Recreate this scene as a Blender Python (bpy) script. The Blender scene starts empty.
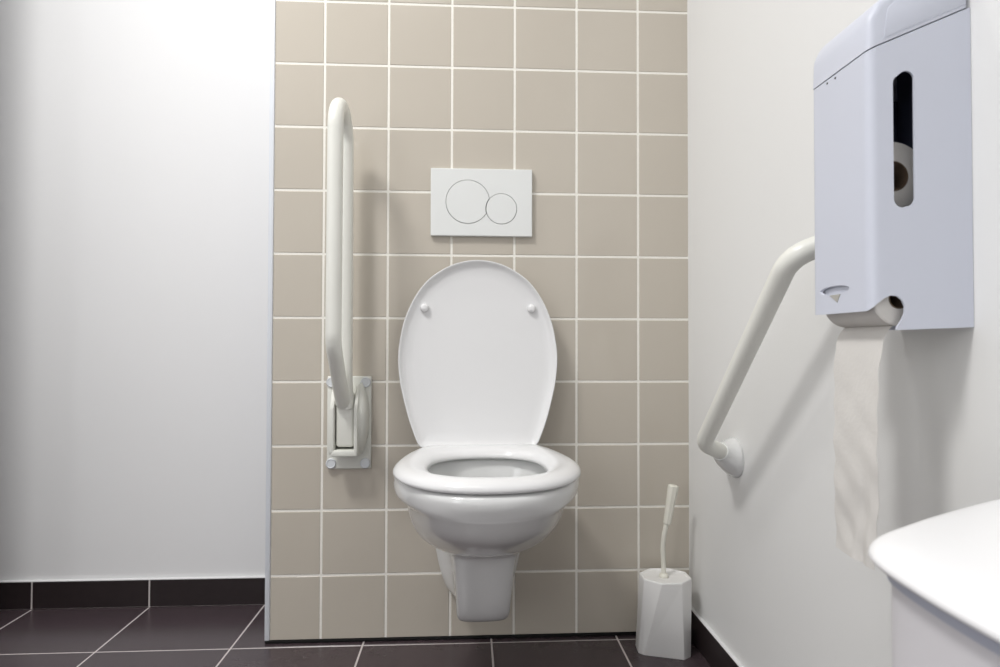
import bpy, bmesh, math, random
from mathutils import Vector, Matrix
random.seed(7)
PI = math.pi
SC = bpy.context.scene
COL = SC.collection

# ------------------------------------------------------------------ materials
def mat(name, col, rough=0.5, spec=0.5, coat=0.0, metal=0.0, noise=0.0, nscale=8.0,
        bump=0.0, bscale=40.0, trans=0.0, sss=0.0):
    m = bpy.data.materials.new(name); m.use_nodes = True
    nt = m.node_tree; N = nt.nodes; L = nt.links
    b = N['Principled BSDF']
    b.inputs['Base Color'].default_value = (*col, 1)
    b.inputs['Roughness'].default_value = rough
    b.inputs['Specular IOR Level'].default_value = spec
    b.inputs['Coat Weight'].default_value = coat
    b.inputs['Coat Roughness'].default_value = 0.06
    b.inputs['Metallic'].default_value = metal
    if sss:
        b.inputs['Subsurface Weight'].default_value = sss
        b.inputs['Subsurface Radius'].default_value = (.01, .01, .01)
        b.inputs['Subsurface Scale'].default_value = 0.5
    tc = N.new('ShaderNodeTexCoord')
    if noise:
        n = N.new('ShaderNodeTexNoise'); n.inputs['Scale'].default_value = nscale
        n.inputs['Detail'].default_value = 4
        L.new(tc.outputs['Object'], n.inputs['Vector'])
        mr = N.new('ShaderNodeMapRange')
        mr.inputs['To Min'].default_value = 1 - noise; mr.inputs['To Max'].default_value = 1 + noise
        L.new(n.outputs['Fac'], mr.inputs['Value'])
        mx = N.new('ShaderNodeVectorMath'); mx.operation = 'SCALE'
        mx.inputs[0].default_value = col
        L.new(mr.outputs['Result'], mx.inputs['Scale'])
        L.new(mx.outputs['Vector'], b.inputs['Base Color'])
    if bump:
        n2 = N.new('ShaderNodeTexNoise'); n2.inputs['Scale'].default_value = bscale
        n2.inputs['Detail'].default_value = 3
        L.new(tc.outputs['Object'], n2.inputs['Vector'])
        bp = N.new('ShaderNodeBump'); bp.inputs['Strength'].default_value = bump
        bp.inputs['Distance'].default_value = 0.002
        L.new(n2.outputs['Fac'], bp.inputs['Height'])
        L.new(bp.outputs['Normal'], b.inputs['Normal'])
    return m

M = {}
M['paint'] = mat('white_wall_paint', (.825, .825, .83), .55, .3, bump=.04, bscale=90)
M['paint_side'] = mat('warm_white_wall_paint', (.80, .80, .79), .55, .3, bump=.04, bscale=90)
M['ceiling'] = mat('ceiling_paint', (.82, .82, .82), .7, .2, bump=.05, bscale=60)
M['tile'] = mat('beige_glazed_tile', (.552, .506, .436), .11, .45, noise=.03, nscale=3, bump=.012, bscale=14)
M['grout'] = mat('cream_grout', (.90, .88, .82), .8, .2, noise=.05, nscale=60)
M['trim'] = mat('white_corner_trim', (.74, .77, .82), .35, .5, noise=.02)
M['floor_tile'] = mat('dark_floor_tile', (.060, .043, .049), .27, .75, noise=.10, nscale=25, bump=.05, bscale=120)
M['floor_grout'] = mat('pale_floor_grout', (.60, .55, .54), .8, .2, noise=.05, nscale=70)
M['skirt'] = mat('dark_skirting_tile', (.022, .015, .016), .45, .40, noise=.2, nscale=60, bump=.06, bscale=150)
M['ceramic'] = mat('white_glazed_ceramic', (.74, .745, .74), .10, .5, coat=.4, noise=.01)
M['seat'] = mat('white_seat_plastic', (.80, .80, .805), .18, .5, noise=.01)
M['water'] = mat('bowl_water', (.55, .58, .56), .05, .5, noise=.02)
M['plate'] = mat('white_flush_plate_plastic', (.79, .805, .795), .32, .5, noise=.01)
M['seam'] = mat('dark_button_seam', (.05, .05, .05), .6, .3, noise=.05)
M['rail'] = mat('cream_coated_rail', (.80, .80, .745), .28, .5, noise=.01)
M['rail_dark'] = mat('cream_bracket_plastic', (.77, .775, .72), .4, .45, noise=.02)
M['cap'] = mat('grey_white_screw_cap', (.72, .75, .78), .35, .5, noise=.02)
M['disp'] = mat('bluish_white_metal', (.61, .635, .72), .34, .5, noise=.01)
M['disp_in'] = mat('dark_dispenser_interior', (.10, .11, .17), .6, .3, noise=.1)
M['lockm'] = mat('brushed_lock_metal', (.55, .54, .50), .35, .5, metal=.7, noise=.05)
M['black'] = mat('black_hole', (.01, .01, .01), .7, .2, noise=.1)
M['card'] = mat('brown_cardboard_core', (.14, .10, .07), .8, .2, noise=.1, nscale=60)
M['paper'] = mat('recycled_tissue_paper', (.69, .67, .64), .9, .1, noise=.03, nscale=50, bump=.15, bscale=200)
M['brush_white'] = mat('white_brush_holder_plastic', (.86, .855, .84), .38, .45, noise=.01, sss=.0)
M['brush_cream'] = mat('cream_brush_handle_plastic', (.78, .765, .68), .3, .5, noise=.01)
M['bin_lid'] = mat('white_bin_lid_plastic', (.86, .86, .87), .35, .4, noise=.01)
M['bin_body'] = mat('pale_grey_bin_plastic', (.66, .645, .67), .45, .4, noise=.01)
M['bin_rim'] = mat('blue_grey_bin_rim', (.44, .46, .54), .4, .4, noise=.02)
M['door'] = mat('grey_partition_laminate', (.42, .41, .39), .5, .4, noise=.03)

# ------------------------------------------------------------------ helpers
def finish(name, verts, faces, material, parent=None, smooth=35, mats=None, midx=None):
    me = bpy.data.meshes.new(name)
    me.from_pydata([tuple(v) for v in verts], [], faces)
    return _fin(name, me, material, parent, smooth, mats, midx)

def _fin(name, me, material, parent=None, smooth=35, mats=None, midx=None):
    if mats:
        for k in mats: me.materials.append(M[k])
        for i, p in enumerate(me.polygons): p.material_index = midx[i]
    elif material:
        me.materials.append(M[material])
    bm = bmesh.new(); bm.from_mesh(me)
    bmesh.ops.recalc_face_normals(bm, faces=bm.faces[:])
    bm.to_mesh(me); bm.free()
    if smooth:
        for p in me.polygons: p.use_smooth = True
        me.set_sharp_from_angle(angle=math.radians(smooth))
    me.update()
    o = bpy.data.objects.new(name, me); COL.objects.link(o)
    if parent: o.parent = parent
    return o

def from_bm(name, bm, material, parent=None, smooth=35):
    me = bpy.data.meshes.new(name); bm.to_mesh(me); bm.free()
    return _fin(name, me, material, parent, smooth)

def bm_box(bm, x0, x1, y0, y1, z0, z1, bev=0.0, seg=2):
    r = bmesh.ops.create_cube(bm, size=1)
    vs = r['verts']
    for v in vs:
        v.co = Vector((x0 if v.co.x < 0 else x1, y0 if v.co.y < 0 else y1, z0 if v.co.z < 0 else z1))
    if bev:
        es = list({e for v in vs for e in v.link_edges})
        bmesh.ops.bevel(bm, geom=es, offset=bev, segments=seg, profile=.5, affect='EDGES')

def box(name, x0, x1, y0, y1, z0, z1, material, parent=None, bev=0.0, seg=2, smooth=35):
    bm = bmesh.new(); bm_box(bm, x0, x1, y0, y1, z0, z1, bev, seg)
    return from_bm(name, bm, material, parent, smooth)

def catmull(pts, n, closed=False, m0=None, m1=None):
    """n samples at equal arc length along a Catmull-Rom curve through pts"""
    P = [Vector(p) for p in pts]
    if closed: ext = [P[-1]] + P + [P[0], P[1]]
    else: ext = [m0 or (2*P[0]-P[1])] + P + [m1 or (2*P[-1]-P[-2])]
    dense = []
    segs = len(ext) - 3
    for i in range(segs):
        a, b, c, d = (ext[i], ext[i+1], ext[i+2], ext[i+3])
        for k in range(24):
            t = k/24
            dense.append(.5*((2*b)+(c-a)*t+(2*a-5*b+4*c-d)*t*t+(3*b-a-3*c+d)*t**3))
    dense.append(ext[-2].copy())
    L = [0]
    for i in range(1, len(dense)): L.append(L[-1]+(dense[i]-dense[i-1]).length)
    out = []; j = 0
    cnt = n if closed else n-1
    for k in range(n):
        s = L[-1]*k/cnt
        while j < len(L)-2 and L[j+1] < s: j += 1
        t = 0 if L[j+1] == L[j] else (s-L[j])/(L[j+1]-L[j])
        out.append(dense[j].lerp(dense[j+1], t))
    return out

def loft(name, rings, material, parent=None, cap0=True, cap1=True, wrap=False, smooth=35):
    n = len(rings[0]); V = []; F = []
    for r in rings: V += [tuple(p) for p in r]
    R = len(rings)
    for i in range(R if wrap else R-1):
        a = i*n; b = ((i+1) % R)*n
        for k in range(n):
            k2 = (k+1) % n
            F.append((a+k, a+k2, b+k2, b+k))
    if not wrap:
        for cap, base in ((cap0, 0), (cap1, (R-1)*n)):
            if cap:
                c = sum((Vector(V[base+k]) for k in range(n)), Vector())/n
                V.append(tuple(c)); ci = len(V)-1
                for k in range(n): F.append((base+k, base+(k+1) % n, ci))
    return finish(name, V, F, material, parent, smooth)

def fillet(path, r, seg=8):
    """round the inner corners of a polyline"""
    P = [Vector(p) for p in path]; out = [P[0]]
    for i in range(1, len(P)-1):
        a, b, c = P[i-1], P[i], P[i+1]
        u = (a-b).normalized(); v = (c-b).normalized()
        ang = u.angle(v); rr = r[i-1] if isinstance(r, (list, tuple)) else r
        d = rr/math.tan(ang/2)
        d = min(d, .49*(a-b).length if i > 1 else .98*(a-b).length, .49*(c-b).length if i < len(P)-2 else .98*(c-b).length)
        p0 = b+u*d; p1 = b+v*d
        R = d*math.tan(ang/2)
        cen = b+(u+v).normalized()*(R/math.sin(ang/2))
        s0 = p0-cen; s1 = p1-cen
        tot = s0.angle(s1)
        for k in range(seg+1):
            t = k/seg
            out.append(cen+(s0*math.sin((1-t)*tot)+s1*math.sin(t*tot))/math.sin(tot))
    out.append(P[-1])
    return out

def tube(name, path, rad, material, parent=None, seg=24, smooth=40, round_ends=False):
    P = [Vector(p) for p in path]; n = len(P)
    T = []
    for i in range(n):
        t = (P[min(i+1, n-1)]-P[max(i-1, 0)]).normalized(); T.append(t)
    up = Vector((0, 0, 1)) if abs(T[0].z) < .9 else Vector((1, 0, 0))
    nrm = (up-T[0]*up.dot(T[0])).normalized()
    rings = []
    for i in range(n):
        nrm = (nrm-T[i]*nrm.dot(T[i])).normalized(); bi = T[i].cross(nrm)
        r = rad[i] if isinstance(rad, (list, tuple)) else rad
        rings.append([P[i]+(nrm*math.cos(2*PI*k/seg)+bi*math.sin(2*PI*k/seg))*r for k in range(seg)])
    return loft(name, rings, material, parent, smooth=smooth)

def lathe(name, prof, origin, axis, material, parent=None, seg=32, smooth=40):
    """prof: (radius, height) list turned about axis from origin"""
    a = Vector(axis).normalized(); o = Vector(origin)
    q = Vector((0, 0, 1)).rotation_difference(a)
    rings = [[o+q @ Vector((r*math.cos(2*PI*k/seg), r*math.sin(2*PI*k/seg), h)) for k in range(seg)] for r, h in prof]
    return loft(name, rings, material, parent, smooth=smooth)

def boolean(o, cutters, op='DIFFERENCE'):
    """apply exact booleans to o, delete the cutters"""
    for c in cutters:
        md = o.modifiers.new('b', 'BOOLEAN'); md.operation = op; md.solver = 'EXACT'; md.object = c
    bpy.context.view_layer.update()
    dg = bpy.context.evaluated_depsgraph_get()
    me = bpy.data.meshes.new_from_object(o.evaluated_get(dg))
    o.modifiers.clear(); o.data = me
    for p in me.polygons: p.use_smooth = True
    me.set_sharp_from_angle(angle=math.radians(13))
    for c in cutters: bpy.data.objects.remove(c)

def empty(name, loc, label, cat, group=None, rz=0):
    o = bpy.data.objects.new(name, None); COL.objects.link(o)
    o.location = loc; o.rotation_euler = (0, 0, rz); o.empty_display_size = .05
    o['label'] = label; o['category'] = cat
    if group: o['group'] = group
    return o

def struct(o, label=None, cat=None):
    o['kind'] = 'structure'
    if label: o['label'] = label
    if cat: o['category'] = cat
    return o

# ------------------------------------------------------------------ setting
P = 0.153                      # wall tile pitch
XR = 0.508                     # right wall face
XL = -0.512                    # left edge of the tiled boxing
YB = 0.2215                    # recessed back wall face
ZC = 2.5
ZG = 0.1572                    # first horizontal grout line
XW, YF = -1.75, -3.9           # left wall, front wall

struct(box('wall_back', XW, XL+.02, YB, YB+.1, 0, ZC, 'paint', smooth=0), 'plain white recessed back wall left of the tiled panel', 'wall')
struct(box('wall_right', XR, XR+.1, YF, YB+.1, 0, ZC, 'paint_side', smooth=0), 'plain white right wall carrying the rail and dispenser', 'wall')
struct(box('wall_left', XW-.1, XW, YF, YB+.1, 0, ZC, 'paint', smooth=0), 'white left wall outside the view', 'wall')
struct(box('wall_front', XW-.1, XR+.1, YF-.1, YF, 0, ZC, 'paint', smooth=0), 'white wall behind the viewpoint', 'wall')
struct(box('ceiling', XW-.1, XR+.1, YF-.1, YB+.1, ZC, ZC+.1, 'ceiling', smooth=0), 'white ceiling above the view', 'ceiling')

# tiled boxing: bevelled tiles set into a grout bed, one mesh
def tiled_wall():
    bm = bmesh.new()
    g = .0028
    xs = [XL+.0125] + [(i-3.5)*P for i in range(1, 7)] + [XR+.004]
    zs = [.007-g] + [ZG+k*P for k in range(0, 16)]
    zs[-1] = ZC
    nb = 0
    bm_box(bm, XL+.004, XR+.003, .0012, YB+.05, .007, ZC)
    grout_faces = len(bm.faces)
    for i in range(len(xs)-1):
        for k in range(len(zs)-1):
            n0 = len(bm.verts)
            bm.verts.ensure_lookup_table()
            before = set(bm.verts)
            gl = 0 if i == 0 else g
            bm_box(bm, xs[i]+gl, xs[i+1]-g, 0, .006, zs[k]+g, zs[k+1]-g, .0009, 1)
            rx, rz = random.gauss(0, .0016), random.gauss(0, .0016)
            cx, cz = (xs[i]+xs[i+1])/2, (zs[k]+zs[k+1])/2
            for v in bm.verts:
                if v not in before:
                    v.co.y += rx*(v.co.x-cx)+rz*(v.co.z-cz)
    me = bpy.data.meshes.new('wall_center'); bm.to_mesh(me)
    fi = [1 if i < grout_faces else 0 for i in range(len(bm.faces))]
    bm.free()
    return _fin('wall_center', me, None, None, 0, ['tile', 'grout'], fi)
struct(tiled_wall(), 'beige square tiled wall panel with cream grout behind the toilet', 'wall')
struct(box('trim_1', XL, XL+.0115, -.0025, YB-.001, .007, ZC, 'trim', bev=.0012), 'white vertical edge strip at the left of the tiled panel', 'trim')

# floor: dark tiles over a grout bed, one mesh
def floor():
    bm = bmesh.new()
    bm_box(bm, XW-.1, XR+.1, YF-.1, YB+.1, -.05, -.0008)
    q, x0, y0, g = .3029, -.2805, -.0212, .0021
    nf = len(bm.faces)
    xs = [x0+n*q for n in range(-6, 4)]
    ys = [y0+n*q for n in range(-14, 3)]
    for i in range(len(xs)-1):
        for k in range(len(ys)-1):
            ax, bx = max(xs[i]+g, XW), min(xs[i+1]-g, XR)
            ay, by = max(ys[k]+g, YF), min(ys[k+1]-g, YB)
            if bx-ax < .01 or by-ay < .01: continue
            bm_box(bm, ax, bx, ay, by, -.006, 0, .0006, 1)
    fi = [1 if i < nf else 0 for i in range(len(bm.faces))]
    me = bpy.data.meshes.new('floor'); bm.to_mesh(me); bm.free()
    return _fin('floor', me, None, None, 30, ['floor_tile', 'floor_grout'], fi)
struct(floor(), 'dark brown floor tiles with thin pale grout', 'floor')

# skirting tiles with pale joints and a caulk line on top
def skirting_back():
    bm = bmesh.new()
    bm_box(bm, XW, XL-.0003, YB-.0085, YB, .001, .0725)       # joint filler
    n1 = len(bm.faces)
    bm_box(bm, XW, XL-.0003, YB-.0088, YB, .0715, .0755, .0012, 1)
    n2 = len(bm.faces)
    q, x0 = .3029, -.2805
    for n in range(-6, 0):
        a, b = max(x0+(n-1)*q+.0022, XW), x0+n*q-.0022 if n < -1 else XL-.0004
        if b-a > .02: bm_box(bm, a, b, YB-.010, YB, .002, .0725, .0008, 1)
    fi = [0 if i < n1 else 2 if i < n2 else 1 for i in range(len(bm.faces))]
    me = bpy.data.meshes.new('baseboard_back'); bm.to_mesh(me); bm.free()
    return _fin('baseboard_back', me, None, None, 30, ['floor_grout', 'skirt', 'paint'], fi)
struct(skirting_back(), 'dark tile skirting along the white back wall', 'baseboard')

def skirting_right():
    bm = bmesh.new()
    bm_box(bm, XR-.0085, XR, YF, -.0005, .001, .0725)
    n1 = len(bm.faces)
    bm_box(bm, XR-.0088, XR, YF, -.0005, .0715, .0755, .0012, 1)
    n2 = len(bm.faces)
    q, y0 = .3029, -.0212
    ys = [-.0005] + [y0-n*q for n in range(1, 15)]
    for k in range(len(ys)-1):
        a, b = max(ys[k+1]+.002, YF), ys[k]-(.002 if k else 0)
        if b-a > .02: bm_box(bm, XR-.010, XR, a, b, .002, .0725, .0008, 1)
    fi = [0 if i < n1 else 2 if i < n2 else 1 for i in range(len(bm.faces))]
    me = bpy.data.meshes.new('baseboard_right'); bm.to_mesh(me); bm.free()
    return _fin('baseboard_right', me, None, None, 30, ['floor_grout', 'skirt', 'paint'], fi)
struct(skirting_right(), 'dark tile skirting along the right wall', 'baseboard')

struct(box('trim_2', XL+.001, XR-.0105, -.004, .02, .0002, .0068, 'black', bev=.002), 'black line under the tiled panel, sealant and painted shadow in one', 'trim')  # sealant and the shade under the panel, both put into one black strip
struct(box('shade_blocker_left', XW, -1.18, -.20, -.08, 0, ZC, 'paint', smooth=0), 'unseen white wall stub added left of the view to shade the back wall', 'wall')  # unseen stub, added to darken the left end of the back wall

# ------------------------------------------------------------------ toilet
toilet = empty('wall_hung_toilet', (-.0078, 0, 0), 'white wall-hung toilet with its lid raised against the beige tiles', 'toilet', rz=math.radians(2.0))

def plan(ctrl, n):
    """closed outline from half control points (front centre ... back centre)"""
    C0, C1 = Vector(ctrl[0]), Vector(ctrl[1])
    half = catmull([Vector((x, y, 0)) for x, y in ctrl], n,
                   m0=Vector((-ctrl[1][0], ctrl[1][1], 0)), m1=Vector((-ctrl[-2][0], ctrl[-2][1], 0)) if abs(ctrl[-1][0]) < 1e-6 else None)
    return half

def full(half):
    L = [Vector((-p.x, p.y, p.z)) for p in reversed(half[1:])]
    if abs(half[-1].x) < 1e-6: L = L[1:]
    return half + L

LV = [  # z, front y, shoulder, widest, rear, half width at the wall
 (.4590, -.455, (.100, -.422), (.168, -.300), (.148, -.14), .133),
 (.4565, -.468, (.106, -.432), (.1755, -.300), (.151, -.14), .135),
 (.449, -.474, (.108, -.437), (.177, -.300), (.152, -.14), .135),
 (.437, -.4745, (.108, -.436), (.1775, -.299), (.150, -.14), .133),
 (.423, -.4695, (.1065, -.432), (.1740, -.296), (.145, -.14), .129),
 (.415, -.466, (.1045, -.427), (.164, -.290), (.138, -.14), .125),
 (.406, -.461, (.102, -.419), (.1555, -.283), (.131, -.135), .120),
 (.372, -.435, (.095, -.390), (.1500, -.268), (.130, -.13), .115),
 (.342, -.391, (.087, -.350), (.1410, -.250), (.121, -.12), .112),
 (.319, -.350, (.079, -.316), (.1265, -.232), (.113, -.11), .110),
 (.302, -.307, (.069, -.285), (.1080, -.212), (.103, -.10), .108),
 (.290, -.272, (.060, -.259), (.0840, -.200), (.092, -.09), .107),
 (.274, -.254, (.0555, -.247), (.0715, -.190), (.079, -.09), .106),
 (.225, -.236, (.053, -.230), (.062, -.175), (.068, -.08), .104),
 (.170, -.215, (.051, -.209), (.058, -.160), (.063, -.07), .093),
 (.140, -.200, (.050, -.193), (.056, -.150), (.059, -.07), .083),
 (.124, -.184, (.046, -.177), (.053, -.140), (.055, -.065), .076),
 (.115, -.163, (.039, -.155), (.045, -.120), (.047, -.06), .069),
]
def bowl():
    NH = 40
    rows = []
    for z, yf, a, b, c, wb in reversed(LV):
        ctrl = [(0, yf), a, b, c, (wb, -.0005)]
        rows.append((z, plan(ctrl, NH)))
    # interpolate smoothly between levels
    rings = []
    for k in range(NH):
        pass
    Z = [r[0] for r in rows]
    NR = 64
    cols = []
    for k in range(NH):
        pts = [Vector((h[k].x, h[k].y, z)) for z, h in rows]
        cols.append(pts)
    # common parameter: level index with Catmull-Rom
    nl = len(rows)
    def cr(p, t):
        i = min(int(t), nl-2); u = t-i
        a = p[max(i-1, 0)]; b = p[i]; c = p[i+1]; d = p[min(i+2, nl-1)]
        return .5*((2*b)+(c-a)*u+(2*a-5*b+4*c-d)*u*u+(3*b-a-3*c+d)*u**3)
    out = []
    for r in range(NR):
        t = (nl-1)*r/(NR-1)
        half = [cr(cols[k], t) for k in range(NH)]
        out.append(full(half))
    # over the rim and down inside
    IN = [
     (.4590, (0, -.430), (.088, -.402), (.146, -.300), (.118, -.18), (0, -.145)),
     (.452, (0, -.422), (.083, -.394), (.138, -.300), (.112, -.185), (0, -.150)),
     (.430, (0, -.415), (.080, -.388), (.134, -.300), (.108, -.19), (0, -.156)),
     (.380, (0, -.395), (.072, -.368), (.122, -.290), (.096, -.20), (0, -.166)),
     (.330, (0, -.350), (.057, -.332), (.096, -.270), (.075, -.20), (0, -.174)),
     (.302, (0, -.300), (.040, -.288), (.065, -.250), (.050, -.205), (0, -.185)),
    ]
    n = len(out[0])
    for z, *c in IN:
        h = full(plan(c, NH))
        # resample to n points starting at front
        ring = catmull([Vector((p.x, p.y, z)) for p in h], n, closed=True)
        out.append(ring)
    # align the outer ring direction: both start at front centre and run to +x
    return loft('bowl', out, 'ceramic', toilet, smooth=60)
bowl()
wr = [Vector((.075*math.cos(2*PI*k/40), -.245+.055*math.sin(2*PI*k/40), .318)) for k in range(40)]
loft('water', [[p+Vector((0, 0, -.002)) for p in wr], wr], 'water', toilet, smooth=30)

def seat():
    NO = 49
    outer = full(plan([(0, -.4725), (.09, -.4525), (.1515, -.392), (.1793, -.300), (.166, -.19), (.135, -.105), (.105, -.085), (0, -.083)], NO))
    inner = full(plan([(0, -.419), (.058, -.408), (.099, -.362), (.1135, -.288), (.101, -.215), (.060, -.175), (0, -.164)], NO))
    n = len(outer)
    def ring(o, i, d, z, frm):
        r = []
        for k in range(n):
            a, b = outer[k], inner[k]
            v = (b-a); L = v.length; v.normalize()
            dd = min(d, L*.48) if frm != 't' else d*L
            p = a+v*dd if frm in 'ot' else b-v*dd
            r.append(Vector((p.x, p.y, z)))
        return r
    R = [ring(0, 0, .014, .4605, 'o'), ring(0, 0, .003, .4607, 'o'), ring(0, 0, .0, .4630, 'o'), ring(0, 0, .0, .4675, 'o'),
         ring(0, 0, .003, .4730, 'o'), ring(0, 0, .009, .4775, 'o'), ring(0, 0, .018, .4810, 'o'),
         ring(0, 0, .5, .4835, 't'),
         ring(0, 0, .019, .4800, 'i'), ring(0, 0, .009, .4760, 'i'), ring(0, 0, .003, .4705, 'i'), ring(0, 0, .0, .4650, 'i'), ring(0, 0, .002, .4612, 'i'), ring(0, 0, .008, .4605, 'i')]
    return loft('seat', R, 'seat', toilet, wrap=True, smooth=60)
seat()

def lid():
    H = [(0, .4345), (.036, .4305), (.073, .4170), (.1155, .3880), (.1475, .3460), (.1700, .2950), (.1805, .2480), (.1842, .2070), (.1815, .1650), (.1745, .1250), (.1590, .0660), (.1420, .0190), (.132, .003), (.110, 0.0), (0, .0)]
    NO = 61
    half = catmull([Vector((x, t, 0)) for x, t in H], NO, m0=Vector((-.036, .4305, 0)))
    out = half+[Vector((-p.x, p.y, 0)) for p in reversed(half[1:-1])]
    n = len(out)
    cen = Vector((0, .20, 0))
    # inward normals
    nr = []
    for k in range(n):
        t = out[(k+1) % n]-out[k-1]; v = Vector((-t.y, t.x, 0)).normalized()
        if v.dot(cen-out[k]) < 0: v = -v
        nr.append(v)
    base = Vector((-.0055, -.0795, .470)); tv = Vector((0, .025, .42)).normalized(); nv = Vector((0, -1, .0595)).normalized()
    def place(p, d): return base+Vector((p.x, 0, 0))+tv*p.y+nv*d
    def ring(ins, d): return [place(out[k]+nr[k]*ins, d) for k in range(n)]
    def sring(s, d): return [place(cen+(out[k]-cen)*s, d) for k in range(n)]
    R = [sring(.45, -.0205), sring(.75, -.020), ring(.018, -.018), ring(.006, -.013), ring(.001, -.006), ring(0, 0), ring(.0012, .0022), ring(.0035, .0022),
         ring(.0060, -.001), ring(.010, -.0050), ring(.017, -.0085), sring(.82, -.0105), sring(.5, -.0118), sring(.2, -.0120)]
    o = loft('lid', R, 'seat', toilet, smooth=60)
    for sx in (-1, 1):
        p = place(Vector((sx*.125, .3218, 0)), -.0105)
        lathe('bumper', [(.0102, 0), (.0102, .006), (.0094, .010), (.0070, .0128), (.003, .0138)], p, nv, 'seat', o, seg=20, smooth=60)
    return o
lid()
for sx in (-1, 1):
    tube('hinge', [(sx*.118, -.049, .468), (sx*.062, -.049, .468)], .0095, 'seat', toilet, seg=20)

# ------------------------------------------------------------------ flush plate
fp = empty('flush_plate', (0, -.006, 1.049), 'white rectangular dual flush plate with two round buttons above the toilet', 'flush plate')
def loc(o, c):            # keep mesh in world metres, origin offset for the parent
    o.matrix_parent_inverse = Matrix.Translation(-Vector(c)); return o
c0 = (0, -.006, 1.049)
pl = loc(box('plate', -.1263, .1186, -.0135, .0, .9672, 1.1305, 'plate', fp, bev=.0018, seg=3), c0)
def disc_cut(x, z, r, y0, y1, seg=64):
    return lathe('cut', [(r, 0), (r, y0-y1)], (x, y0, z), (0, -1, 0), 'seam', seg=seg)
big, small = (-.0372, 1.0500, .0533), (.0440, 1.0338, .0378)
def button(nm, x, z, r, cut=None):
    o = lathe(nm, [(r*.9, 0), (r-.0012, 0), (r-.0012, .0060), (r-.0017, .0066), (r*.8, .0066), (.002, .0066)], (x, -.0075, z), (0, -1, 0), 'plate', fp, seg=72)
    return loc(o, c0)
a = lathe('cut', [(big[2], 0), (big[2], .02)], (big[0], -.008, big[1]), (0, -1, 0), 'seam', seg=72)
b = lathe('cut', [(small[2], 0), (small[2], .02)], (small[0], -.008, small[1]), (0, -1, 0), 'seam', seg=72)
pl.parent = None; pl.matrix_parent_inverse = Matrix()
boolean(pl, [a, b]); pl.parent = fp; loc(pl, c0)
for nm_, q_ in (('button_seam', big), ('button_seam', small)):
    loc(lathe(nm_, [(q_[2]-.0003, 0), (q_[2]-.0003, .0004)], (q_[0], -.0081, q_[1]), (0, -1, 0), 'seam', fp, seg=64), c0)
# small button full, big button bitten where they meet
s = button('small_button', *small)
g = button('large_button', *big)
c = lathe('cut', [(small[2]+.0008, 0), (small[2]+.0008, .03)], (small[0], -.0, small[1]), (0, -1, 0), 'seam', seg=72)
g.parent = None; g.matrix_parent_inverse = Matrix()
boolean(g, [c]); g.parent = fp; loc(g, c0)

# ------------------------------------------------------------------ fold-up rail (left)
fx, fz = -.3165, .52
fr = empty('fold_up_grab_rail', (fx, -.001, fz), 'cream fold-up grab rail standing upright on the tiled wall left of the toilet', 'grab rail')
cf = (fx, -.001, fz)
def F(o): return loc(o, cf)
F(box('wall_plate', -.3690, -.2650, -.0095, -.0003, .4100, .6300, 'rail_dark', fr, bev=.003, seg=3))
for x in (-.3585, -.2782):
    for z in (.4235, .6155):
        F(lathe('screw_cap', [(.0122, 0), (.0122, .003), (.0105, .0052), (.0095, .0052), (.0085, .0042), (.0035, .0044), (.001, .0044)], (x, -.009, z), (0, -1, 0), 'cap', fr, seg=28))
# hinge bracket: two cheeks, a sloped base and a curved right flank
def cheek(x0, x1, prof, nm, m='rail_dark', bev=.003):
    bm = bmesh.new()
    vs0 = [bm.verts.new((x0, y, z)) for y, z in prof]; vs1 = [bm.verts.new((x1, y, z)) for y, z in prof]
    n = len(prof)
    bm.faces.new(vs0); bm.faces.new(list(reversed(vs1)))
    for k in range(n): bm.faces.new((vs0[k], vs1[k], vs1[(k+1) % n], vs0[(k+1) % n]))
    bmesh.ops.recalc_face_normals(bm, faces=bm.faces[:])
    bmesh.ops.bevel(bm, geom=bm.edges[:], offset=bev, segments=2, profile=.5, affect='EDGES')
    return F(from_bm(nm, bm, m, fr))
side = [(-.008, .4480), (-.062, .4520), (-.068, .4580), (-.068, .5580), (-.050, .5950), (-.030, .6030), (-.008, .6040)]
cheek(-.3505, -.3400, side, 'cheek')
flank = [(-.008, .4440), (-.060, .4500), (-.068, .4580), (-.068, .5580), (-.050, .5950), (-.030, .6100), (-.008, .6120)]
cheek(-.2955, -.2870, flank, 'cheek')
# bulging outer flank right of the bracket
def bulge():
    rings = []
    for k in range(15):
        t = k/14; z = .446+t*.170
        w = .017*math.sin(PI*t)**.7+.001
        y1 = -.010-.046*math.sin(PI*t)**.6
        rings.append([Vector((-.2875, -.009, z)), Vector((-.2875, y1-.004, z)), Vector((-.2860+w*.5, y1, z)), Vector((-.2870+w, y1*.55, z)), Vector((-.2870+w*1.05, -.009, z))])
    return F(loft('bracket_flank', rings, 'rail_dark', fr, smooth=60))
bulge()
F(box('bracket_sill', -.3480, -.2880, -.0675, -.008, .4495, .4640, 'rail_dark', fr, bev=.003))
F(box('hinge_block', -.3385, -.2970, -.0585, -.0095, .4690, .5920, 'rail', fr, bev=.008, seg=4))
# the rail loop: short leg at the wall, long leg in front, rounded top
ytop, zr = 1.222, .0162
path = fillet([(-.3145, -.052, .560), (-.3145, -.070, .640), (-.3155, -.070, ytop), (-.3110, -.203, ytop), (-.3125, -.203, .706), (-.3215, -.062, .572)], [.05, .0664, .0664, .06], 14)
F(tube('rail', path, zr, 'rail', fr, seg=28))

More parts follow.
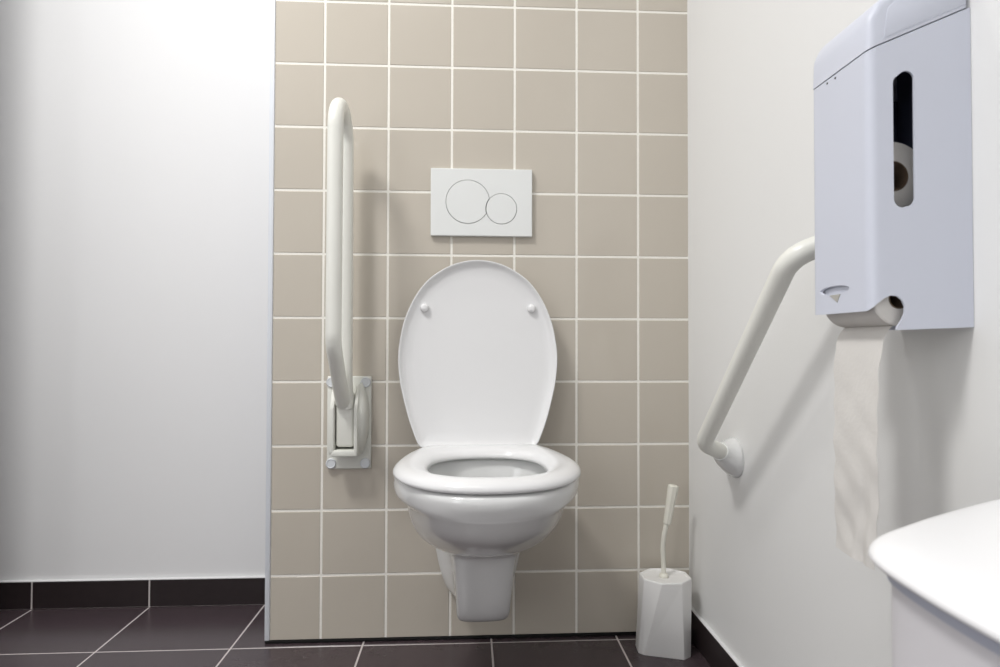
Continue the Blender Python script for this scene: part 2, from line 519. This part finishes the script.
# ------------------------------------------------------------------ angled rail (right wall)
e0, e1 = Vector((.418, -.318, .516)), Vector((.418, -.632, .830))
w0, w1 = Vector((XR-.004, -.258, .478)), Vector((XR-.004, -.668, .866))
gr = empty('angled_grab_rail', w0, 'cream angled grab rail on the right white wall, partly behind the dispenser', 'grab rail')
def G(o): return loc(o, w0)
G(tube('rail', fillet([w0, e0, e1, w1], .045, 14), .0158, 'rail', gr, seg=28))
for w, e in ((w0, e0), (w1, e1)):
    d = (e-w).normalized()
    # trumpet flange: starts flat on the wall, swings to the tube direction
    prof = [(.0400, .0), (.0400, .004), (.0385, .010), (.0345, .020), (.0290, .031), (.0235, .042), (.0195, .051), (.0182, .055), (.0150, .0555)]
    rings = []
    for r, h in prof:
        t = min(1, h/.04); ax = (Vector((-1, 0, 0))*(1-t)+d*t).normalized()
        cen = Vector((XR-.0003, w.y, w.z))+Vector((-1, 0, 0))*min(h, .004)+d*max(0, h-.004)
        u = ax.cross(Vector((0, 0, 1))).normalized(); v = u.cross(ax)
        rings.append([cen+(u*math.cos(2*PI*k/36)+v*math.sin(2*PI*k/36))*r for k in range(36)])
    G(loft('flange', rings, 'ceramic', gr, smooth=50))

# ------------------------------------------------------------------ paper dispenser
DX0, DX1, DY0, DY1 = .393, XR-.0005, -.838, -.728
dp = empty('toilet_paper_dispenser', (DX1, -.783, .726), 'bluish white metal toilet paper dispenser on the right wall with a slot window', 'dispenser')
cd = (DX1, -.783, .726)
def Dd(o): return loc(o, cd)
def prism_y(name, prof, y0, y1, material, parent=None, bev=0, seg=3, bevsel=None):
    bm = bmesh.new()
    a = [bm.verts.new((x, y0, z)) for x, z in prof]; b = [bm.verts.new((x, y1, z)) for x, z in prof]
    n = len(prof); bm.faces.new(a); bm.faces.new(list(reversed(b)))
    for k in range(n): bm.faces.new((a[k], b[k], b[(k+1) % n], a[(k+1) % n]))
    bmesh.ops.recalc_face_normals(bm, faces=bm.faces[:])
    if bev:
        es = [e for e in bm.edges if (bevsel is None or bevsel(e))]
        bmesh.ops.bevel(bm, geom=es, offset=bev, segments=seg, profile=.5, affect='EDGES')
    return from_bm(name, bm, material, parent)
def vert_front(e):
    return all(abs(v.co.x-DX0) < 1e-4 for v in e.verts) and abs(e.verts[0].co.y-e.verts[1].co.y) < 1e-5
body = prism_y('cover', [(DX0, .7215), (DX1, .7260), (DX1, 1.0735), (DX0, 1.0235)], DY0, DY1, 'disp', None, .010, 8, vert_front)
t = .0022
cut_in = prism_y('cut', [(DX0+t, .70), (DX1-.002, .70), (DX1-.002, 1.0665), (DX0+t, 1.0165)], DY0+t, DY1-t, 'disp_in', None, .008, 5, lambda e: all(abs(v.co.x-DX0-t) < 1e-4 for v in e.verts) and abs(e.verts[0].co.y-e.verts[1].co.y) < 1e-5)
# trim the front lower edge to .743 (front skirt shorter than the sides)
cut_fr = box('cut', DX0-.02, DX0+.0135, DY0-.02, DY1+.02, .70, .743, 'disp')
# quarter-round notch in both sides
NP = [(.380, .7430), (.3932, .7431), (.4000, .7505), (.4075, .7565), (.4150, .7597), (.4220, .7590), (.4275, .7545), (.4305, .7480), (.4302, .7405), (.4270, .7335), (.4219, .7262), (.4170, .700), (.380, .700)]
cut_n = prism_y('cut', NP, DY0-.02, DY1+.02, 'disp')
slot = []
def arcs(cx, cz, r, a0, a1, n=8): return [(cx+r*math.cos(a0+(a1-a0)*k/n), cz+r*math.sin(a0+(a1-a0)*k/n)) for k in range(n+1)]
slot = arcs(.4290, .8635, .0095, PI, 1.5*PI)+arcs(.4335, .8650, .0095, 1.5*PI, 2*PI)+arcs(.4345, .9935, .0085, 0, 2.27)+arcs(.4280, .9880, .0085, 2.27, PI)
cut_s = prism_y('cut', slot, DY0-.02, DY0+.02, 'disp')
# lock recess: lens shaped scoop in the front plate
bm = bmesh.new()
bmesh.ops.create_uvsphere(bm, u_segments=32, v_segments=16, radius=1, matrix=Matrix.Translation((DX0-.0005, -.7735, .7706)) @ Matrix.Diagonal((.0060, .0285, .0052, 1)))
cut_l = from_bm('cut', bm, 'disp')
cut_far = box('cut', DX0-.02, DX1-.03, DY1-.02, DY1+.02, .70, .7435, 'disp')
boolean(body, [cut_in, cut_fr, cut_far, cut_n, cut_s, cut_l])
body.parent = dp; Dd(body)
# dark inner liner panels
Dd(box('back_plate', DX1-.0045, DX1-.0022, DY0+.0045, DY1-.0045, .745, 1.05, 'disp_in', dp))
Dd(box('inner_partition', .400, DX1-.006, DY1-.0065, DY1-.0045, .775, 1.012, 'disp_in', dp))
Dd(box('shelf_divider', .420, DX1-.006, DY0+.006, DY1-.008, .838, .840, 'disp_in', dp))
Dd(box('lock_recess', DX0+.0046, DX0+.0060, -.806, -.741, .7630, .7790, 'disp', dp))
# lid cap
cap = prism_y('lid', [(DX0, 1.0250), (DX1, 1.0750), (DX1, 1.1330), (.420, 1.0890), (.4040, 1.0780), (.3945, 1.0600)], DY0, DY1, 'disp', dp, .008, 6, lambda e: not all(abs(v.co.z-(1.025+(v.co.x-DX0)*.05/(DX1-DX0))) < 1e-3 for v in e.verts))
Dd(cap)
Dd(prism_y('lid_panel', [(.410, 1.0370), (.502, 1.0765), (.502, 1.1170), (.424, 1.0790), (.414, 1.0690)], DY0-.0007, DY0+.004, 'disp', dp, .0006, 2))
# lock: triangular metal key hole below the scoop
bm = bmesh.new()
tri = [(-.7655, .7652), (-.7860, .7652), (-.7800, .7560)]
f0 = [bm.verts.new((DX0-.0006, y, z)) for y, z in tri]; f1 = [bm.verts.new((DX0+.0015, y, z)) for y, z in tri]
bm.faces.new(f0); bm.faces.new(f1[::-1])
for k in range(3): bm.faces.new((f0[k], f1[k], f1[(k+1) % 3], f0[(k+1) % 3]))
Dd(from_bm('lock', bm, 'lockm', dp))
for y, z in ((-.7638, 1.0195), (-.7794, 1.0190)):
    Dd(lathe('vent_hole', [(.0013, 0), (.0013, .0006), (.0009, .0007)], (DX0+.0002, y, z), (-1, 0, 0), 'black', dp, seg=12))

# spare roll behind the slot
def roll(name, cx, cz, r, y0, y1, rc, label, group=None):
    root = empty(name, (cx, (y0+y1)/2, cz-r), label, 'toilet paper roll', group)
    L = y1-y0
    o = lathe('paper', [(rc, .0004), (r-.0015, 0), (r, .0012), (r, L-.0012), (r-.0015, L), (rc, L-.0004), (rc, .0004)], (cx, y0, cz), (0, 1, 0), 'paper', root, seg=48, smooth=40)
    # open ring: remove caps
    bm = bmesh.new(); bm.from_mesh(o.data)
    bmesh.ops.delete(bm, geom=[f for f in bm.faces if len(f.verts) == 3], context='FACES'); bm.to_mesh(o.data); bm.free()
    k = lathe('core', [(rc+.0002, .0), (rc+.0002, L), (rc-.0012, L), (rc-.0012, 0), (rc+.0002, 0)], (cx, y0, cz), (0, 1, 0), 'card', root, seg=40)
    bm = bmesh.new(); bm.from_mesh(k.data)
    bmesh.ops.delete(bm, geom=[f for f in bm.faces if len(f.verts) == 3], context='FACES'); bm.to_mesh(k.data); bm.free()
    for q in (o, k): loc(q, root.location)
    return root
roll('toilet_paper_roll', .4345, .8935, .0385, -.818, -.742, .0165, 'spare grey toilet paper roll seen through the dispenser slot')
lr = roll('toilet_paper_roll', .4305, .7570, .0292, -.829, -.738, .0110, 'toilet paper roll at the dispenser bottom with a long sheet hanging down')
# hanging sheet: own thickness, gentle crumple
def sheet():
    NU, NV = 36, 120
    top, bot = .7290, .4600
    def pos(u, v):
        y = -.741-.083*u
        z = top+(bot-top)*v
        x = .4285-.017*(1-math.exp(-v*18))-.004*u*v
        e = math.exp(-v*30)
        x += .0022*math.sin(8*v+1.2*u)*v**.5+.0007*math.sin(21*v+5*u+1)*v+.0006*math.sin(34*v-9*u)*v
        if v > .5:
            k = (v-.5)/.5
            x += .0022*k*math.sin(17*u+3*v)*math.exp(-((u-.72)/.25)**2)
        y += .0035*math.sin(7*v+1)*v+.0012*math.sin(40*v)*(1 if u < .05 or u > .95 else .3)
        # narrowing a little towards the crumpled foot
        y += -.782*0+(u-.5)*.006*v
        return Vector((x, y, z))
    V = []; Fc = []
    for s in (0, 1):
        for j in range(NV+1):
            for i in range(NU+1):
                p = pos(i/NU, j/NV); V.append(p+Vector((.00035*s, 0, 0)))
    n1 = (NU+1)*(NV+1)
    for j in range(NV):
        for i in range(NU):
            a = j*(NU+1)+i
            Fc.append((a, a+1, a+NU+2, a+NU+1)); b = a+n1
            Fc.append((b, b+NU+1, b+NU+2, b+1))
    edge = [i for i in range(NU+1)]+[(j+1)*(NU+1)-1 for j in range(1, NV+1)]+[NV*(NU+1)+i for i in range(NU-1, -1, -1)]+[j*(NU+1) for j in range(NV-1, 0, -1)]
    for k in range(len(edge)):
        a, b = edge[k], edge[(k+1) % len(edge)]
        Fc.append((a, b, b+n1, a+n1))
    o = finish('hanging_sheet', V, Fc, 'paper', lr, 60)
    loc(o, lr.location)
sheet()

# ------------------------------------------------------------------ toilet brush and holder
HC = Vector((.4215, -.080, 0))
hd = empty('toilet_brush_holder', HC, 'white faceted plastic toilet brush holder on the floor in the tiled corner', 'brush holder')
def oct_ring(a, b, z, rot, k=8, dx=0, dy=0):
    return [Vector((a*math.cos(2*PI*i/k+rot)+dx, b*math.sin(2*PI*i/k+rot)+dy, z)) for i in range(k)]
def holder():
    # octagonal mouth over a four-cornered foot: facets twist between them
    topz = .170
    T = oct_ring(.0605, .0505, topz, PI/8)
    foot = [(.046, .034), (.030, .040), (-.046, .040), (-.062, .028), (-.0655, -.006), (-.055, -.017), (.029, -.0425), (.049, -.030)]
    order = [Vector((x, y, 0)) for x, y in foot]
    V = [v for v in order]+T
    n = 8; Fc = []
    for k in range(n):
        k2 = (k+1) % n
        # triangulated facets with alternating diagonal
        if k % 2:
            Fc += [(k, k2, n+k2), (k, n+k2, n+k)]
        else:
            Fc += [(k, k2, n+k), (k2, n+k2, n+k)]
    # lip: chamfer up to rim then a flat recessed top
    r1 = [v*1.0+Vector((0, 0, .002)) for v in T]
    r1 = [Vector((v.x*.975, v.y*.975, topz+.0035)) for v in T]
    r2 = [Vector((v.x*.90, v.y*.90, topz+.0035)) for v in T]
    r3 = [Vector((v.x*.87, v.y*.87, topz+.0010)) for v in T]
    base = n
    for ring in (r1, r2, r3):
        b0 = len(V); V += ring
        for k in range(n):
            k2 = (k+1) % n; Fc.append((base+k, base+k2, b0+k2, b0+k))
        base = b0
    # flat top with a hole ring for the handle
    r4 = [Vector((.012*math.cos(2*PI*i/8+PI/8)-.003, .012*math.sin(2*PI*i/8+PI/8), topz+.0010)) for i in range(8)]
    r5 = [v-Vector((0, 0, .01)) for v in r4]
    for ring in (r4, r5):
        b0 = len(V); V += ring
        for k in range(n):
            k2 = (k+1) % n; Fc.append((base+k, base+k2, b0+k2, b0+k))
        base = b0
    Fc.append(tuple(range(base, base+n)))
    Fc.append(tuple(reversed(range(n))))
    me = bpy.data.meshes.new('holder_body'); me.from_pydata([tuple(v) for v in V], [], Fc)
    bm = bmesh.new(); bm.from_mesh(me)
    bmesh.ops.recalc_face_normals(bm, faces=bm.faces[:])
    es = [e for e in bm.edges if len(e.link_faces) == 2 and e.calc_face_angle(0) > .06]
    bmesh.ops.bevel(bm, geom=es, offset=.0022, segments=2, profile=.5, affect='EDGES', clamp_overlap=True)
    return from_bm('holder_body', bm, 'brush_white', hd, 25)
holder()
br = empty('toilet_brush', (.4185, -.080, .175), 'cream toilet brush handle standing up out of the white holder', 'toilet brush')
def B(o): return loc(o, br.location)
B(lathe('collar', [(.0105, -.004), (.0105, .002), (.0085, .0045), (.006, .006)], (.4185, -.080, .173), (0, 0, 1), 'brush_cream', br, seg=24))
stem = catmull([Vector(p) for p in [(.4185, -.080, .1705), (.4172, -.080, .205), (.4160, -.080, .237), (.4185, -.080, .262), (.4245, -.080, .290), (.4275, -.080, .300)]], 30)
B(tube('stem', stem, .0054, 'brush_cream', br, seg=16))
def grip():
    a = Vector((.4258, -.080, .2905)); b = Vector((.4418, -.080, .3810)); d = (b-a)
    ax = d.normalized(); u = Vector((0, 1, 0)); v = ax.cross(u)
    rings = []
    for t, s in ((0, .0068), (.03, .0088), (.5, .0103), (.93, .0122), (.975, .0120), (1, .0090)):
        c = a+d*t
        rings.append([c+(u*math.cos(2*PI*k/8+PI/8)+v*math.sin(2*PI*k/8+PI/8))*s for k in range(8)])
    return B(loft('grip', rings, 'brush_cream', br, smooth=20))
grip()

# ------------------------------------------------------------------ bin in the foreground
bc = Vector((.425, -1.185, 0))
bn = empty('waste_bin', bc, 'white waste bin with a broad rounded lid in the right foreground', 'bin')
def dring(ins, z, n=120, xr=.072):
    """tapered plan with rounded corners, inset by ins"""
    H = [(-.2115, 0), (-.2105, .045), (-.2050, .090), (-.1955, .117), (-.1740, .140), (-.1420, .160), (-.0900, .189), (-.0080, .229), (.045, .247), (.068, .253)]
    half = [Vector((x, y, 0)) for x, y in H]
    pts = catmull([Vector((p.x, -p.y, 0)) for p in reversed(half[1:])]+half, n)
    out = []
    for k, p in enumerate(pts):
        t = pts[min(k+1, n-1)]-pts[max(k-1, 0)]; v = Vector((t.y, -t.x, 0)).normalized()
        q = p+v*ins
        out.append(Vector((min(q.x, xr), q.y, z)))
    return out
LZ = .560
def dscale(f, z):
    return [Vector((.068+(p.x-.068)*f, p.y*f, z)) for p in dring(.030, z)]
loft('body', [dring(.020, .0, xr=.06), dring(.0140, .006, xr=.06), dring(.0130, .30, xr=.06), dring(.0130, LZ-.001, xr=.06)], 'bin_body', bn, smooth=50)
loft('rim', [dring(.0125, LZ-.0060, xr=.064), dring(.0105, LZ-.0050, xr=.066), dring(.0095, LZ+.0065, xr=.066)], 'bin_rim', bn, smooth=50)
loft('lid', [dring(.014, LZ+.0045, xr=.068), dring(.005, LZ+.0048), dring(.0012, LZ+.0062), dring(0, LZ+.0085), dring(.0012, LZ+.0115), dring(.005, LZ+.0143), dring(.013, LZ+.0165), dring(.030, LZ+.0185), dscale(.7, LZ+.0202), dscale(.35, LZ+.0207)], 'bin_lid', bn, smooth=60)

# ------------------------------------------------------------------ lights
def area(name, loc_, size, power, col=(1, 1, 1), spread=PI, rot=(0, 0, 0)):
    l = bpy.data.lights.new(name, 'AREA'); l.shape = 'DISK'; l.size = size; l.energy = power; l.color = col; l.spread = spread
    o = bpy.data.objects.new(name, l); COL.objects.link(o); o.location = loc_; o.rotation_euler = rot
    return o
area('downlight_back', (-.60, -.28, 2.47), .20, 4.5, (1, .99, .97))
area('downlight_middle', (-.95, -1.15, 2.47), .42, 30, (1, .99, .97))
area('downlight_front', (-.30, -1.33, 2.47), .40, 4.5, (1, .99, .98))
fill = area('added_fill_left', (XW+.02, -2.9, 1.25), 1.0, 19, (.97, .98, 1), PI, (0, -PI/2, 0))  # added fill lamp out of view, lifts the right wall
fill.data.shape = 'RECTANGLE'; fill.data.size = 2.0; fill.data.size_y = 1.0
w = bpy.data.worlds.new('World'); SC.world = w; w.use_nodes = True
w.node_tree.nodes['Background'].inputs['Color'].default_value = (.9, .95, 1, 1)
w.node_tree.nodes['Background'].inputs['Strength'].default_value = .3

# ------------------------------------------------------------------ camera
ya, pi_, ro = .0532, .0182, .0024
Fv = Vector((math.sin(ya)*math.cos(pi_), math.cos(ya)*math.cos(pi_), math.sin(pi_)))
Rv = Fv.cross(Vector((0, 0, 1))).normalized(); Uv = Rv.cross(Fv)
R2 = Rv*math.cos(ro)+Uv*math.sin(ro); U2 = -Rv*math.sin(ro)+Uv*math.cos(ro)
cam = bpy.data.cameras.new('camera'); co = bpy.data.objects.new('camera', cam); COL.objects.link(co)
mw = Matrix(((R2.x, U2.x, -Fv.x, -.0354), (R2.y, U2.y, -Fv.y, -1.4538), (R2.z, U2.z, -Fv.z, .7063), (0, 0, 0, 1)))
co.matrix_world = mw
cam.sensor_width = 36; cam.lens = 599.388/1000*36; cam.clip_start = .02
cam.dof.use_dof = True; cam.dof.focus_distance = 1.15; cam.dof.aperture_fstop = 7.5
SC.camera = co
SC.view_settings.view_transform = 'Standard'; SC.view_settings.look = 'None'
SC.view_settings.exposure = -0.1; SC.view_settings.gamma = 1.0; SC.view_settings.use_curve_mapping = False
